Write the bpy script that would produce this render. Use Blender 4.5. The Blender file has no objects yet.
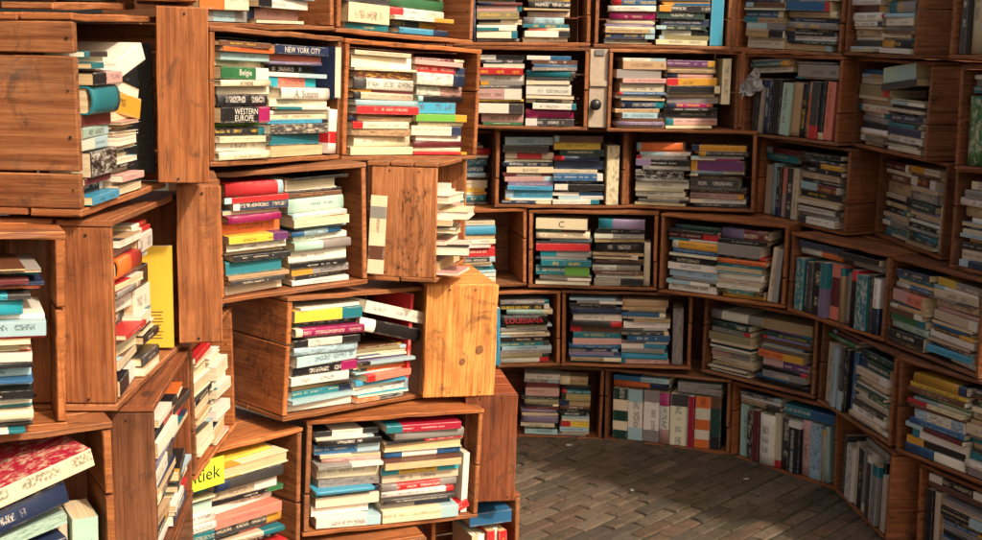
import bpy, bmesh, math, random, re
from mathutils import Matrix, Vector, Euler
R = math.radians
rnd = random.Random(7)
scene = bpy.context.scene
COL = scene.collection
CAM_F, CAM_P, CAM_R, CAM_H = 1239.5, 0.17959, 0.0179, 1.533

# ------------------------------------------------------------------ camera
cam_d = bpy.data.cameras.new('camera'); cam = bpy.data.objects.new('camera', cam_d); COL.objects.link(cam)
cam_d.sensor_width = 36; cam_d.lens = CAM_F / 982 * 36; cam_d.clip_start = .02; cam_d.clip_end = 300
fw = Vector((0, math.cos(CAM_P), -math.sin(CAM_P))); up = Vector((0, math.sin(CAM_P), math.cos(CAM_P))); rt = Vector((1, 0, 0))
cr, sr = math.cos(CAM_R), math.sin(CAM_R)
rt2 = rt * cr + up * sr; up2 = up * cr - rt * sr
m = Matrix((rt2, up2, -fw)).transposed().to_4x4(); m.translation = (0, 0, CAM_H)
cam.matrix_world = m; scene.camera = cam
def project(p):
    d = p - Vector((0, 0, CAM_H)); z = d.dot(fw)
    if z < .1: return None
    return (491 + CAM_F * d.dot(rt2) / z, 270 - CAM_F * d.dot(up2) / z)

# ------------------------------------------------------------------ light
SUN_AZ = Vector((-.70, .71)); SUN_EL = 43
w = bpy.data.worlds.new('World'); scene.world = w; w.use_nodes = True
nt = w.node_tree; bg = nt.nodes['Background']
sky = nt.nodes.new('ShaderNodeTexSky'); sky.sky_type = 'NISHITA'; sky.sun_disc = False
sky.sun_elevation = R(SUN_EL); sky.sun_rotation = math.atan2(-SUN_AZ.x, -SUN_AZ.y)
tint = nt.nodes.new('ShaderNodeMix'); tint.data_type = 'RGBA'; tint.blend_type = 'MULTIPLY'; tint.inputs[0].default_value = 1
tint.inputs[7].default_value = (1, .90, .78, 1)      # warm, hazy daylight
nt.links.new(sky.outputs[0], tint.inputs[6]); nt.links.new(tint.outputs[2], bg.inputs[0]); bg.inputs[1].default_value = .15
sky.dust_density = 7; sky.ozone_density = .3; sky.air_density = 1.0
sl = bpy.data.lights.new('sun', 'SUN'); sl.energy = 3.1; sl.angle = R(2.6); sl.color = (1, .90, .76)
so = bpy.data.objects.new('sun', sl); COL.objects.link(so)
h_ = SUN_AZ.normalized() * math.cos(R(SUN_EL))
so.rotation_euler = Vector((h_.x, h_.y, -math.sin(R(SUN_EL)))).to_track_quat('-Z', 'Y').to_euler(); so.location = (6, -6, 8)
vs = scene.view_settings; vs.view_transform = 'Standard'; vs.look = 'None'; vs.exposure = .42; vs.gamma = 1; vs.use_curve_mapping = False

# ------------------------------------------------------------------ node helpers
class NG:
    def __init__(s, name):
        s.mat = bpy.data.materials.new(name); s.mat.use_nodes = True
        s.t = s.mat.node_tree; s.b = s.t.nodes['Principled BSDF']; s.out = s.t.nodes['Material Output']
    def n(s, kind, **kw):
        o = s.t.nodes.new('ShaderNode' + kind)
        for k, v in kw.items(): setattr(o, k, v)
        return o
    def put(s, sock, v):
        if isinstance(v, bpy.types.NodeSocket): s.t.links.new(v, sock)
        elif v is not None: sock.default_value = v
    def math(s, op, a, b=None, c=None):
        o = s.n('Math', operation=op)
        for i, v in enumerate((a, b, c)):
            if v is not None: s.put(o.inputs[i], v)
        return o.outputs[0]
    def noise(s, vec, scale, detail=2, rough=.5, dist=0, out=0):
        o = s.n('TexNoise'); s.put(o.inputs['Vector'], vec); s.put(o.inputs['Scale'], scale)
        o.inputs['Detail'].default_value = detail; o.inputs['Roughness'].default_value = rough; o.inputs['Distortion'].default_value = dist
        return o.outputs[out]
    def ramp(s, f, *stops):
        o = s.n('ValToRGB'); s.put(o.inputs[0], f); e = o.color_ramp.elements
        while len(e) < len(stops): e.new(.5)
        for q, (p, c) in zip(e, stops):
            q.position = p; q.color = (*c, 1) if isinstance(c, (tuple, list)) else (c, c, c, 1)
        return o.outputs[0]
    def rng(s, f, a, b, c=0., d=1.):
        o = s.n('MapRange'); s.put(o.inputs[0], f)
        for i, v in enumerate((a, b, c, d)): s.put(o.inputs[i + 1], v)
        return o.outputs[0]
    def mix(s, f, a, b, blend='MIX'):
        o = s.n('Mix', data_type='RGBA', blend_type=blend); s.put(o.inputs[0], f)
        s.put(o.inputs[6], (*a, 1) if isinstance(a, tuple) else a); s.put(o.inputs[7], (*b, 1) if isinstance(b, tuple) else b)
        return o.outputs[2]
    def mapv(s, vec, scale=(1, 1, 1), loc=None):
        o = s.n('Mapping'); s.put(o.inputs[0], vec); o.inputs['Scale'].default_value = scale
        if loc is not None: s.put(o.inputs['Location'], loc)
        return o.outputs[0]
    def bump(s, h, strength, dist):
        o = s.n('Bump'); s.put(o.inputs['Height'], h); o.inputs['Strength'].default_value = strength; o.inputs['Distance'].default_value = dist
        s.t.links.new(o.outputs[0], s.b.inputs['Normal'])
    def attr(s, name, out='Color'):
        o = s.n('Attribute', attribute_name=name); return o.outputs[out]

def wood_material():
    g = NG('weathered_crate_wood')
    uv = g.n('UVMap', uv_map='UVMap').outputs[0]
    oi = g.n('ObjectInfo'); rv = oi.outputs['Random']
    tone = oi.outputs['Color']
    sh = g.n('CombineXYZ'); g.put(sh.inputs[0], g.math('MULTIPLY', rv, 37.)); g.put(sh.inputs[1], g.math('MULTIPLY', rv, 91.)); g.put(sh.inputs[2], g.math('MULTIPLY', rv, 13.))
    base = g.mapv(uv, (1, 1, 1), sh.outputs[0])
    grain = g.noise(g.mapv(base, (5, 130, 1)), 1., 5, .65, .4)
    rings = g.noise(g.mapv(base, (1.6, 26, 1)), 1., 3, .55, 1.6)
    big = g.noise(base, 5., 4, .6, .3)
    pores = g.noise(g.mapv(base, (40, 900, 1)), 1., 2, .6)
    fineg = g.noise(g.mapv(base, (11, 420, 1)), 1., 4, .7, .2)
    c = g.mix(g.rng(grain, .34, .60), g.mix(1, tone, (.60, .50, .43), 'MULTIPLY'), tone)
    c = g.mix(g.rng(fineg, .44, .64, 0, .6), c, g.mix(1, c, (.52, .44, .38), 'MULTIPLY'))
    c = g.mix(g.rng(rings, .50, .60, 0, .5), c, g.mix(1, c, (.55, .42, .33), 'MULTIPLY'))
    c = g.mix(g.rng(big, .46, .72, 0, .75), c, g.mix(1, c, (.48, .38, .32), 'MULTIPLY'))
    c = g.mix(g.rng(big, .46, .22, 0, .5), c, g.mix(1, c, (1.5, 1.5, 1.5), 'MULTIPLY'))
    c = g.mix(g.rng(pores, .60, .72, 0, .4), c, (.04, .02, .01))
    # knots
    vo = g.n('TexVoronoi', feature='F1'); g.put(vo.inputs['Vector'], g.mapv(base, (4.0, 8.0, 1))); vo.inputs['Scale'].default_value = 1.
    kd = g.math('ADD', vo.outputs['Distance'], g.math('MULTIPLY', g.math('SUBTRACT', g.noise(base, 60., 2), .5), .06))
    k = g.rng(kd, .10, .055)
    sel = g.rng(g.n('SeparateColor').outputs[0], 0, 1)
    sp = g.n('SeparateColor'); g.put(sp.inputs[0], vo.outputs['Color'])
    k = g.math('MULTIPLY', k, g.rng(sp.outputs[0], .72, .74))
    c = g.mix(g.math('MULTIPLY', k, .8), c, (.045, .018, .008))
    # scuffs and ink-dark stains with a shape of their own
    st = g.noise(base, 13., 5, .72, .8)
    c = g.mix(g.rng(st, .55, .70, 0, .75), c, (.045, .024, .014))
    li = g.noise(g.mapv(base, (9, 60, 1), (3.1, 7.7, 0)), 1., 4, .7)
    c = g.mix(g.rng(li, .66, .78, 0, .45), c, (.42, .29, .18))
    gw = g.noise(g.mapv(base, (2.2, 9, 1), (5.5, 2.2, 0)), 1., 5, .7, .5)
    c = g.mix(g.rng(gw, .55, .72, 0, .55), c, g.mix(.6, c, (.20, .15, .105)))
    dr = g.noise(g.mapv(base, (3, 30, 1), (9.1, 4.2, 0)), 1., 4, .75, .3)
    c = g.mix(g.rng(dr, .60, .70, 0, .65), c, (.035, .02, .013))
    # worn edge
    ed = g.attr('edge', 'Fac')
    c = g.mix(g.math('MULTIPLY', ed, g.rng(g.noise(base, 45., 3), .35, .65, .1, .75)), c, g.mix(1, tone, (1.35, 1.3, 1.2), 'MULTIPLY'))
    g.put(g.b.inputs['Base Color'], c); g.put(g.b.inputs['Roughness'], g.rng(grain, .3, .7, .5, .75))
    g.b.inputs['Specular IOR Level'].default_value = .32
    hgt = g.math('ADD', g.math('MULTIPLY', grain, .7), g.math('ADD', g.math('MULTIPLY', fineg, .5), g.math('MULTIPLY', st, .6)))
    g.bump(hgt, .55, .0022)
    return g.mat

def cover_material():
    g = NG('book_cover')
    c0 = g.attr('col'); ra = g.attr('col', 'Alpha'); ink = g.attr('ink'); ia = g.attr('ink', 'Alpha')
    uvn = g.n('UVMap', uv_map='UVMap').outputs[0]
    sp = g.n('SeparateXYZ'); g.put(sp.inputs[0], uvn); u, v = sp.outputs[0], sp.outputs[1]
    seed = g.math('MULTIPLY', ra, 517.)
    def vec(a, b, cc):
        o = g.n('CombineXYZ'); g.put(o.inputs[0], a); g.put(o.inputs[1], b); g.put(o.inputs[2], cc); return o.outputs[0]
    bh = g.math('ADD', .17, g.math('MULTIPLY', g.math('FRACT', g.math('MULTIPLY', ra, 7.3)), .36))
    word = g.noise(vec(g.math('DIVIDE', g.math('MULTIPLY', u, 13.), bh), 0., seed), 1., 1)
    let = g.noise(vec(g.math('DIVIDE', g.math('MULTIPLY', u, 135.), bh), g.math('DIVIDE', g.math('MULTIPLY', v, 1.3), bh), seed), 1., 2, .6)
    vc = g.math('ABSOLUTE', g.math('SUBTRACT', v, g.math('MULTIPLY', g.math('SUBTRACT', ra, .5), .5)))
    band = g.rng(g.math('SUBTRACT', vc, bh), .05, -.05)
    tmask = g.math('MULTIPLY', g.math('MULTIPLY', g.rng(word, .42, .46), g.rng(let, .46, .52)), band)
    istext = g.math('MULTIPLY', g.rng(ia, .3, .31), g.rng(ia, .71, .70))
    isart = g.rng(ia, .8, .81)
    a1 = g.noise(vec(g.math('MULTIPLY', u, 48.), g.math('MULTIPLY', v, 2.2), seed), 1., 6, .72, .3)
    c = g.mix(g.math('MULTIPLY', g.math('MULTIPLY', istext, tmask), .66), c0, ink)
    art = g.rng(a1, .48, .66, 0, .85)
    c = g.mix(g.math('MULTIPLY', isart, art), c, ink)
    tc = g.n('TexCoord').outputs['Object']
    fade = g.noise(tc, 14., 3, .6)
    fine = g.noise(tc, 160., 2, .6)
    c = g.mix(g.rng(fade, .35, .72, 0, .30), c, g.mix(1, c, (.70, .66, .60), 'MULTIPLY'))
    wear = g.math('MULTIPLY', g.rng(g.math('ABSOLUTE', v), .72, 1.02), g.rng(g.noise(tc, 55., 3, .65), .40, .62))
    isspine = g.rng(g.math('ABSOLUTE', v), 1.5, 1.4)
    c = g.mix(g.math('MULTIPLY', g.math('MULTIPLY', wear, isspine), .55), c, (.50, .46, .38))
    c = g.mix(g.rng(fine, .62, .76, 0, .35), c, (.22, .19, .15))
    g.put(g.b.inputs['Base Color'], c)
    g.put(g.b.inputs['Roughness'], g.math('ADD', .30, g.math('MULTIPLY', ra, .32)))
    g.b.inputs['Specular IOR Level'].default_value = .42
    cre = g.noise(vec(g.math('MULTIPLY', u, 25.), g.math('MULTIPLY', v, 9.), seed), 1., 3, .6)
    g.bump(g.math('ADD', cre, g.math('MULTIPLY', fine, .3)), .28, .0012)
    return g.mat

def page_material():
    g = NG('page_edges')
    c0 = g.attr('col'); ra = g.attr('col', 'Alpha')
    uvn = g.n('UVMap', uv_map='UVMap').outputs[0]
    sp = g.n('SeparateXYZ'); g.put(sp.inputs[0], uvn)
    o = g.n('CombineXYZ'); g.put(o.inputs[0], g.math('MULTIPLY', sp.outputs[0], 6.)); g.put(o.inputs[1], g.math('MULTIPLY', sp.outputs[1], 620.)); g.put(o.inputs[2], g.math('MULTIPLY', ra, 91.))
    ln = g.noise(o.outputs[0], 1., 3, .7)
    st = g.noise(g.n('TexCoord').outputs['Object'], 22., 4, .65)
    c = g.mix(g.rng(ln, .40, .66, 0, .75), c0, g.mix(1, c0, (.58, .52, .42), 'MULTIPLY'))
    c = g.mix(g.rng(st, .52, .75, 0, .45), c, (.36, .26, .15))
    g.put(g.b.inputs['Base Color'], c); g.b.inputs['Roughness'].default_value = .85; g.b.inputs['Specular IOR Level'].default_value = .15
    g.bump(ln, .5, .0008)
    return g.mat

def plain(name, col, rough=.6, metal=0, noise=.25, scale=40):
    g = NG(name); tc = g.n('TexCoord').outputs['Object']
    n = g.noise(tc, scale, 4, .65)
    g.put(g.b.inputs['Base Color'], g.mix(g.rng(n, .3, .75, 0, noise * 2), col, tuple(x * .45 for x in col)))
    g.b.inputs['Roughness'].default_value = rough; g.b.inputs['Metallic'].default_value = metal
    g.bump(n, .2, .001)
    return g.mat

def ink_material(name, col):
    g = NG(name); g.b.inputs['Base Color'].default_value = (*col, 1); g.b.inputs['Roughness'].default_value = .5
    return g.mat

def stencil_material():
    g = NG('faded_stencil_ink'); uvn = g.n('UVMap', uv_map='UVMap').outputs[0]
    n = g.noise(g.mapv(uvn, (70, 26, 1)), 1., 3, .6); m2 = g.noise(uvn, 90., 3, .7)
    a = g.math('MULTIPLY', g.rng(n, .50, .55), g.rng(m2, .40, .65, 0, .6))
    g.b.inputs['Base Color'].default_value = (.035, .018, .01, 1); g.b.inputs['Roughness'].default_value = .8
    g.put(g.b.inputs['Alpha'], a)
    return g.mat

def paver_material():
    g = NG('clay_paving_brick')
    c0 = g.attr('col'); ra = g.attr('col', 'Alpha'); tc = g.n('TexCoord').outputs['Object']
    n1 = g.noise(tc, 26., 6, .72); n2 = g.noise(tc, 150., 4, .75); n3 = g.noise(tc, 4.5, 5, .68)
    c = g.mix(g.rng(n1, .35, .7, 0, .7), c0, g.mix(1, c0, (.55, .52, .5), 'MULTIPLY'))
    c = g.mix(g.rng(n2, .50, .68, 0, .75), c, (.028, .022, .016))
    c = g.mix(g.rng(n3, .5, .62, 0, .5), c, (.050, .040, .026))
    c = g.mix(g.rng(n2, .42, .25, 0, .35), c, g.mix(1, c0, (1.6, 1.6, 1.6), 'MULTIPLY'))
    moss = g.math('MULTIPLY', g.rng(n3, .54, .66), g.rng(n1, .42, .6))
    c = g.mix(g.math('MULTIPLY', moss, .75), c, (.040, .046, .014))
    g.put(g.b.inputs['Base Color'], c); g.b.inputs['Roughness'].default_value = .88; g.b.inputs['Specular IOR Level'].default_value = .2
    g.bump(g.math('ADD', n1, g.math('MULTIPLY', n2, .6)), 1., .009)
    return g.mat

def soil_material():
    g = NG('joint_soil'); tc = g.n('TexCoord').outputs['Object']
    n1 = g.noise(tc, 3., 5, .65); n2 = g.noise(tc, 90., 4, .7)
    c = g.mix(g.rng(n1, .4, .65), (.045, .034, .022), (.032, .042, .012))
    c = g.mix(g.rng(n2, .4, .7, 0, .6), c, (.015, .013, .009))
    g.put(g.b.inputs['Base Color'], c); g.b.inputs['Roughness'].default_value = .95
    g.bump(n2, .6, .006)
    return g.mat

M_WOOD, M_COVER, M_PAGE = wood_material(), cover_material(), page_material()
M_STENCIL, M_PAVER, M_SOIL = stencil_material(), paver_material(), soil_material()

M_NAIL = plain('rusty_nail_head', (.035, .022, .016), .6, .4, .3, 300)
# ------------------------------------------------------------------ object helpers
def link(name, mesh, parent=None, mat=None, color=None):
    o = bpy.data.objects.new(name, mesh); COL.objects.link(o)
    if mat is not None and not mesh.materials: mesh.materials.append(mat)
    if parent is not None: o.parent = parent
    if color: o.color = (*color, 1)
    return o
def tag(o, label, cat, group=None, kind=None):
    o['label'] = label
    if cat: o['category'] = cat
    if group: o['group'] = group
    if kind: o['kind'] = kind
def empty(name, mat4):
    o = bpy.data.objects.new(name, None); COL.objects.link(o); o.matrix_world = mat4; o.empty_display_size = .05
    return o

class MB:
    """collects verts / faces with per-corner uv, col, ink, edge and a material index"""
    def __init__(s): s.v = []; s.f = []; s.uv = []; s.col = []; s.ink = []; s.edge = []; s.mi = []; s.sm = []
    def face(s, idx, uv=None, col=(.5, .5, .5, .5), ink=(0, 0, 0, 0), edge=None, mi=0, smooth=False):
        s.f.append(idx); n = len(idx)
        s.uv += uv if uv else [(0, 9)] * n
        s.col += [col] * n; s.ink += [ink] * n; s.edge += edge if edge else [0] * n; s.mi.append(mi); s.sm.append(smooth)
    def add(s, o, M):
        b = len(s.v); s.v += [tuple(M @ Vector(p)) for p in o.v]; s.f += [tuple(i + b for i in f) for f in o.f]
        s.uv += o.uv; s.col += o.col; s.ink += o.ink; s.edge += o.edge; s.mi += o.mi; s.sm += o.sm
    def mesh(s, name, mats, attrs=('col', 'ink')):
        me = bpy.data.meshes.new(name); me.from_pydata(s.v, [], s.f)
        ul = me.uv_layers.new(name='UVMap'); ul.data.foreach_set('uv', [x for p in s.uv for x in p])
        for a in attrs:
            if a == 'edge':
                at = me.attributes.new('edge', 'FLOAT', 'CORNER'); at.data.foreach_set('value', s.edge)
            else:
                at = me.attributes.new(a, 'FLOAT_COLOR', 'CORNER'); at.data.foreach_set('color', [x for p in getattr(s, a) for x in p])
        me.polygons.foreach_set('material_index', s.mi); me.polygons.foreach_set('use_smooth', s.sm)
        for mm in mats: me.materials.append(mm)
        me.update(); return me

# ------------------------------------------------------------------ wood boards
def plank(mb, x0, x1, y0, y1, z0, z1, axis, jit=.0012, ch=.0022):
    """a worn, chamfered plank; `axis` (0,1,2) is the grain direction"""
    lo = [x0, y0, z0]; hi = [x1, y1, z1]
    oth = [a for a in range(3) if a != axis]
    a, b = oth
    La, Lb, L = hi[a] - lo[a], hi[b] - lo[b], hi[axis] - lo[axis]
    c = min(ch, La * .3, Lb * .3)
    prof = [(c, 0), (La - c, 0), (La, c), (La, Lb - c), (La - c, Lb), (c, Lb), (0, Lb - c), (0, c)]
    per = [0]
    for i in range(8):
        p, q = prof[i], prof[(i + 1) % 8]; per.append(per[-1] + math.hypot(q[0] - p[0], q[1] - p[1]))
    n = max(2, int(L / .05)); base = len(mb.v); u0, v0 = rnd.uniform(0, 9), rnd.uniform(0, 9)
    wob = [rnd.gauss(0, jit) for _ in range(n + 1)]; wob2 = [rnd.gauss(0, jit) for _ in range(n + 1)]
    rings = []
    offs = [0] + [i / n for i in range(n + 1)] + [1]
    for k, t in enumerate(offs):
        inset = c * .8 if k in (0, len(offs) - 1) else 0
        kk = min(max(k - 1, 0), n); ring = []
        tt = t
        if k == 1: tt = min(c / L, .2)
        if k == len(offs) - 2: tt = 1 - min(c / L, .2)
        for j, (pa, pb) in enumerate(prof):
            pa2 = min(max(pa, inset), La - inset); pb2 = min(max(pb, inset), Lb - inset)
            nick = rnd.uniform(0, jit * 1.4)
            da = nick if pa < c else (-nick if pa > La - c else 0)
            db = nick if pb < c else (-nick if pb > Lb - c else 0)
            P = [0, 0, 0]; P[axis] = lo[axis] + tt * L; P[a] = lo[a] + pa2 + da; P[b] = lo[b] + pb2 + db
            if min(La, Lb) < .03:
                (P.__setitem__(a, P[a] + wob[kk] * .5) if La < Lb else P.__setitem__(b, P[b] + wob[kk] * .5))
            ring.append(len(mb.v)); mb.v.append(tuple(P))
        rings.append((ring, tt * L))
    flip = (axis == 1)
    for k in range(len(rings) - 1):
        (r0, l0), (r1, l1) = rings[k], rings[k + 1]
        for j in range(8):
            j2 = (j + 1) % 8
            f = (r0[j], r0[j2], r1[j2], r1[j]); uv = [(u0 + l0, v0 + per[j]), (u0 + l0, v0 + per[j + 1]), (u0 + l1, v0 + per[j + 1]), (u0 + l1, v0 + per[j])]
            e = 1. if j % 2 == 1 else 0.; e = [e] * 4
            if flip: f = f[::-1]; uv = uv[::-1]
            # axis 0 -> (y,z) ring is ccw seen from +x
            mb.face(f[::-1], uv[::-1], edge=e)
    for ring, fl in ((rings[0][0], 0), (rings[-1][0], 1)):
        f = tuple(ring); uv = [(u0 + .3 + p[0] * .15, v0 + p[1]) for p in prof]
        if fl ^ flip: pass
        else: f = f[::-1]; uv = uv[::-1]
        if not flip: f, uv = (f, uv)
        mb.face(f, uv, edge=[.35] * 8)

def board(name, parent, tone, planks):
    mb = MB()
    for p in planks: plank(mb, *p)
    for (x0, x1, y0, y1, z0, z1, ax) in planks:      # nail heads, one or two at each end of a plank
        if name not in ('side_board', 'end_board'): break
        th = 0 if name == 'side_board' else 1
        lo, hi = (x0, y0, z0), (x1, y1, z1)
        oa = [a for a in range(3) if a != th]; la = ax if ax != th else oa[0]; lb_ = [a for a in oa if a != la][0]
        for end in (0, 1):
            for fr in ((.25, .75) if hi[lb_] - lo[lb_] > .09 else (.5,)):
                P = [0, 0, 0]; P[la] = (lo[la] + .011 if end == 0 else hi[la] - .011) + rnd.gauss(0, .002); P[lb_] = lo[lb_] + (fr + rnd.gauss(0, .05)) * (hi[lb_] - lo[lb_])
                for side in (0, 1):
                    P[th] = lo[th] - .0012 if side == 0 else hi[th] + .0012; b0 = len(mb.v); rr = rnd.uniform(.0018, .0028)
                    for q in range(7):
                        Q = list(P); Q[la] += math.cos(q * .8976) * rr; Q[lb_] += math.sin(q * .8976) * rr; mb.v.append(tuple(Q))
                    mb.face(tuple(range(b0, b0 + 7)), None, mi=1)
    me = mb.mesh(name, [M_WOOD, M_NAIL], ('edge',))
    bm = bmesh.new(); bm.from_mesh(me); bmesh.ops.recalc_face_normals(bm, faces=bm.faces); bm.to_mesh(me); bm.free()
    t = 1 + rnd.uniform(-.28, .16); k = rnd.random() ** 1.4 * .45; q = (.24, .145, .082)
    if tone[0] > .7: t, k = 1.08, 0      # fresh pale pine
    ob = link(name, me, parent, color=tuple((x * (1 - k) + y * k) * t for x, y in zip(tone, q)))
    return ob

TH, TE = .012, .016       # slat thickness, end-board thickness
def make_crate(key, d):
    W, H, D, tone = d['W'], d['H'], d['D'], d['tone']
    root = empty('wooden_crate', d['M'])
    tag(root, d['label'], 'crate', 'crates stacked into the book walls')
    g = .003
    def slats(z0, z1):       # two or three slats across the depth
        n = rnd.choice((2, 2, 3)); s = []; step = D / n
        for i in range(n): s.append((-W / 2, W / 2, i * step + (.0 if i == 0 else g), (i + 1) * step, z0, z1, 0))
        return s
    board('bottom_board', root, tone, slats(0, TH))
    board('top_board', root, tone, slats(H - TH, H))
    zi0, zi1 = TH + .0005, H - TH - .0005
    for sx in (-1, 1):
        x0, x1 = (-W / 2 + .001, -W / 2 + TE) if sx < 0 else (W / 2 - TE, W / 2 - .001)
        cuts = d.get('cuts', rnd.choice(((0, .48, 1), (0, .62, 1), (0, 1), (0, .35, 1))))
        pl = []
        vert = d.get('vert', False)
        for a, b in zip(cuts, cuts[1:]):
            za, zb = zi0 + a * (zi1 - zi0) + (g if a > 0 else 0), zi0 + b * (zi1 - zi0)
            pl.append((x0, x1, .001, D - .012, za, zb, 2 if vert else 1))
        sb = board('side_board', root, tone, pl)
        if d.get('stencil') and sx < 0:
            mb = MB(); y0, y1, za, zb = d['stencil']; xx = x0 - .0012
            mb.v = [(xx, y0, za), (xx, y1, za), (xx, y1, zb), (xx, y0, zb)]; mb.face((3, 2, 1, 0), [(0, zb), (y1, zb), (y1, za), (0, za)])
            link('stencil_mark', mb.mesh('stencil_mark', [M_STENCIL], ()), sb)
    n = 3; st = (zi1 - zi0) / n
    board('back_board', root, tone, [(-W / 2 + TE, W / 2 - TE, D - .011, D - .001, zi0 + i * st + (g if i else 0), zi0 + (i + 1) * st, 0) for i in range(n)])
    if d.get('closed'):      # a crate set with a plain end outwards
        board('end_board', root, tone, [(-W / 2 - .001, W / 2 + .001, -.015, -.0008, .001, H - .001, 2)])
    return root

# ------------------------------------------------------------------ books
def S(r, g, b):
    f = lambda x: (x / 255 / 12.92) if x / 255 < .04045 else ((x / 255 + .055) / 1.055) ** 2.4
    return (f(r), f(g), f(b))
PAL = dict(wh=(S(222, 214, 198), 'white'), cr=(S(222, 205, 168), 'cream'), iv=(S(226, 212, 182), 'ivory'), be=(S(196, 178, 150), 'beige'),
 tn=(S(176, 146, 106), 'tan'), ol=(S(140, 128, 88), 'olive'), rd=(S(186, 38, 40), 'red'), cm=(S(158, 22, 48), 'crimson'), mn=(S(96, 36, 40), 'maroon'),
 pk=(S(198, 152, 142), 'pink'), sl=(S(216, 120, 100), 'salmon'), mg=(S(150, 28, 84), 'magenta'), pu=(S(98, 50, 100), 'purple'), lv=(S(122, 106, 134), 'lavender'),
 nv=(S(36, 48, 76), 'navy'), bl=(S(42, 92, 132), 'blue'), sb=(S(62, 146, 178), 'sky blue'), lb=(S(158, 186, 192), 'pale blue'), tl=(S(30, 112, 122), 'teal'),
 tq=(S(44, 158, 172), 'turquoise'), gn=(S(50, 104, 62), 'green'), dg=(S(32, 62, 52), 'dark green'), lg=(S(104, 162, 66), 'bright green'), mt=(S(166, 194, 176), 'mint'),
 ye=(S(222, 182, 62), 'yellow'), mu=(S(202, 146, 46), 'mustard'), br=(S(98, 62, 42), 'brown'), gy=(S(136, 130, 124), 'grey'), dk=(S(62, 58, 56), 'charcoal'),
 bk=(S(28, 26, 28), 'black'), **{'or': (S(214, 106, 46), 'orange')})
PALE = {'wh', 'cr', 'iv', 'be', 'lb', 'mt', 'pk', 'ye', 'tn', 'gy', 'sl', 'mu', 'lg'}
def jitter(c, a=.1):
    k = 1 + rnd.uniform(-a, a); return tuple(min(.9, x * k * (1 + rnd.uniform(-.04, .04))) for x in c)

INKS = {}
def ink_mat(code):
    if code not in INKS: INKS[code] = ink_material('title_ink_' + PAL[code][1].replace(' ', '_'), PAL[code][0])
    return INKS[code]

TXT = {}
def text_faces(s):
    if s in TXT: return TXT[s]
    cu = bpy.data.curves.new('title', 'FONT'); cu.body = s; cu.size = 1; cu.space_line = .8; cu.resolution_u = 2
    o = bpy.data.objects.new('title', cu); COL.objects.link(o)
    me = bpy.data.meshes.new_from_object(o.evaluated_get(bpy.context.evaluated_depsgraph_get()))
    vs_ = [tuple(v.co) for v in me.vertices]; fs = [tuple(p.vertices) for p in me.polygons]
    bpy.data.objects.remove(o); bpy.data.meshes.remove(me)
    xs = [v[0] for v in vs_]; ys = [v[1] for v in vs_]
    TXT[s] = (vs_, fs, min(xs), max(xs), min(ys), max(ys)); return TXT[s]

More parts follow.
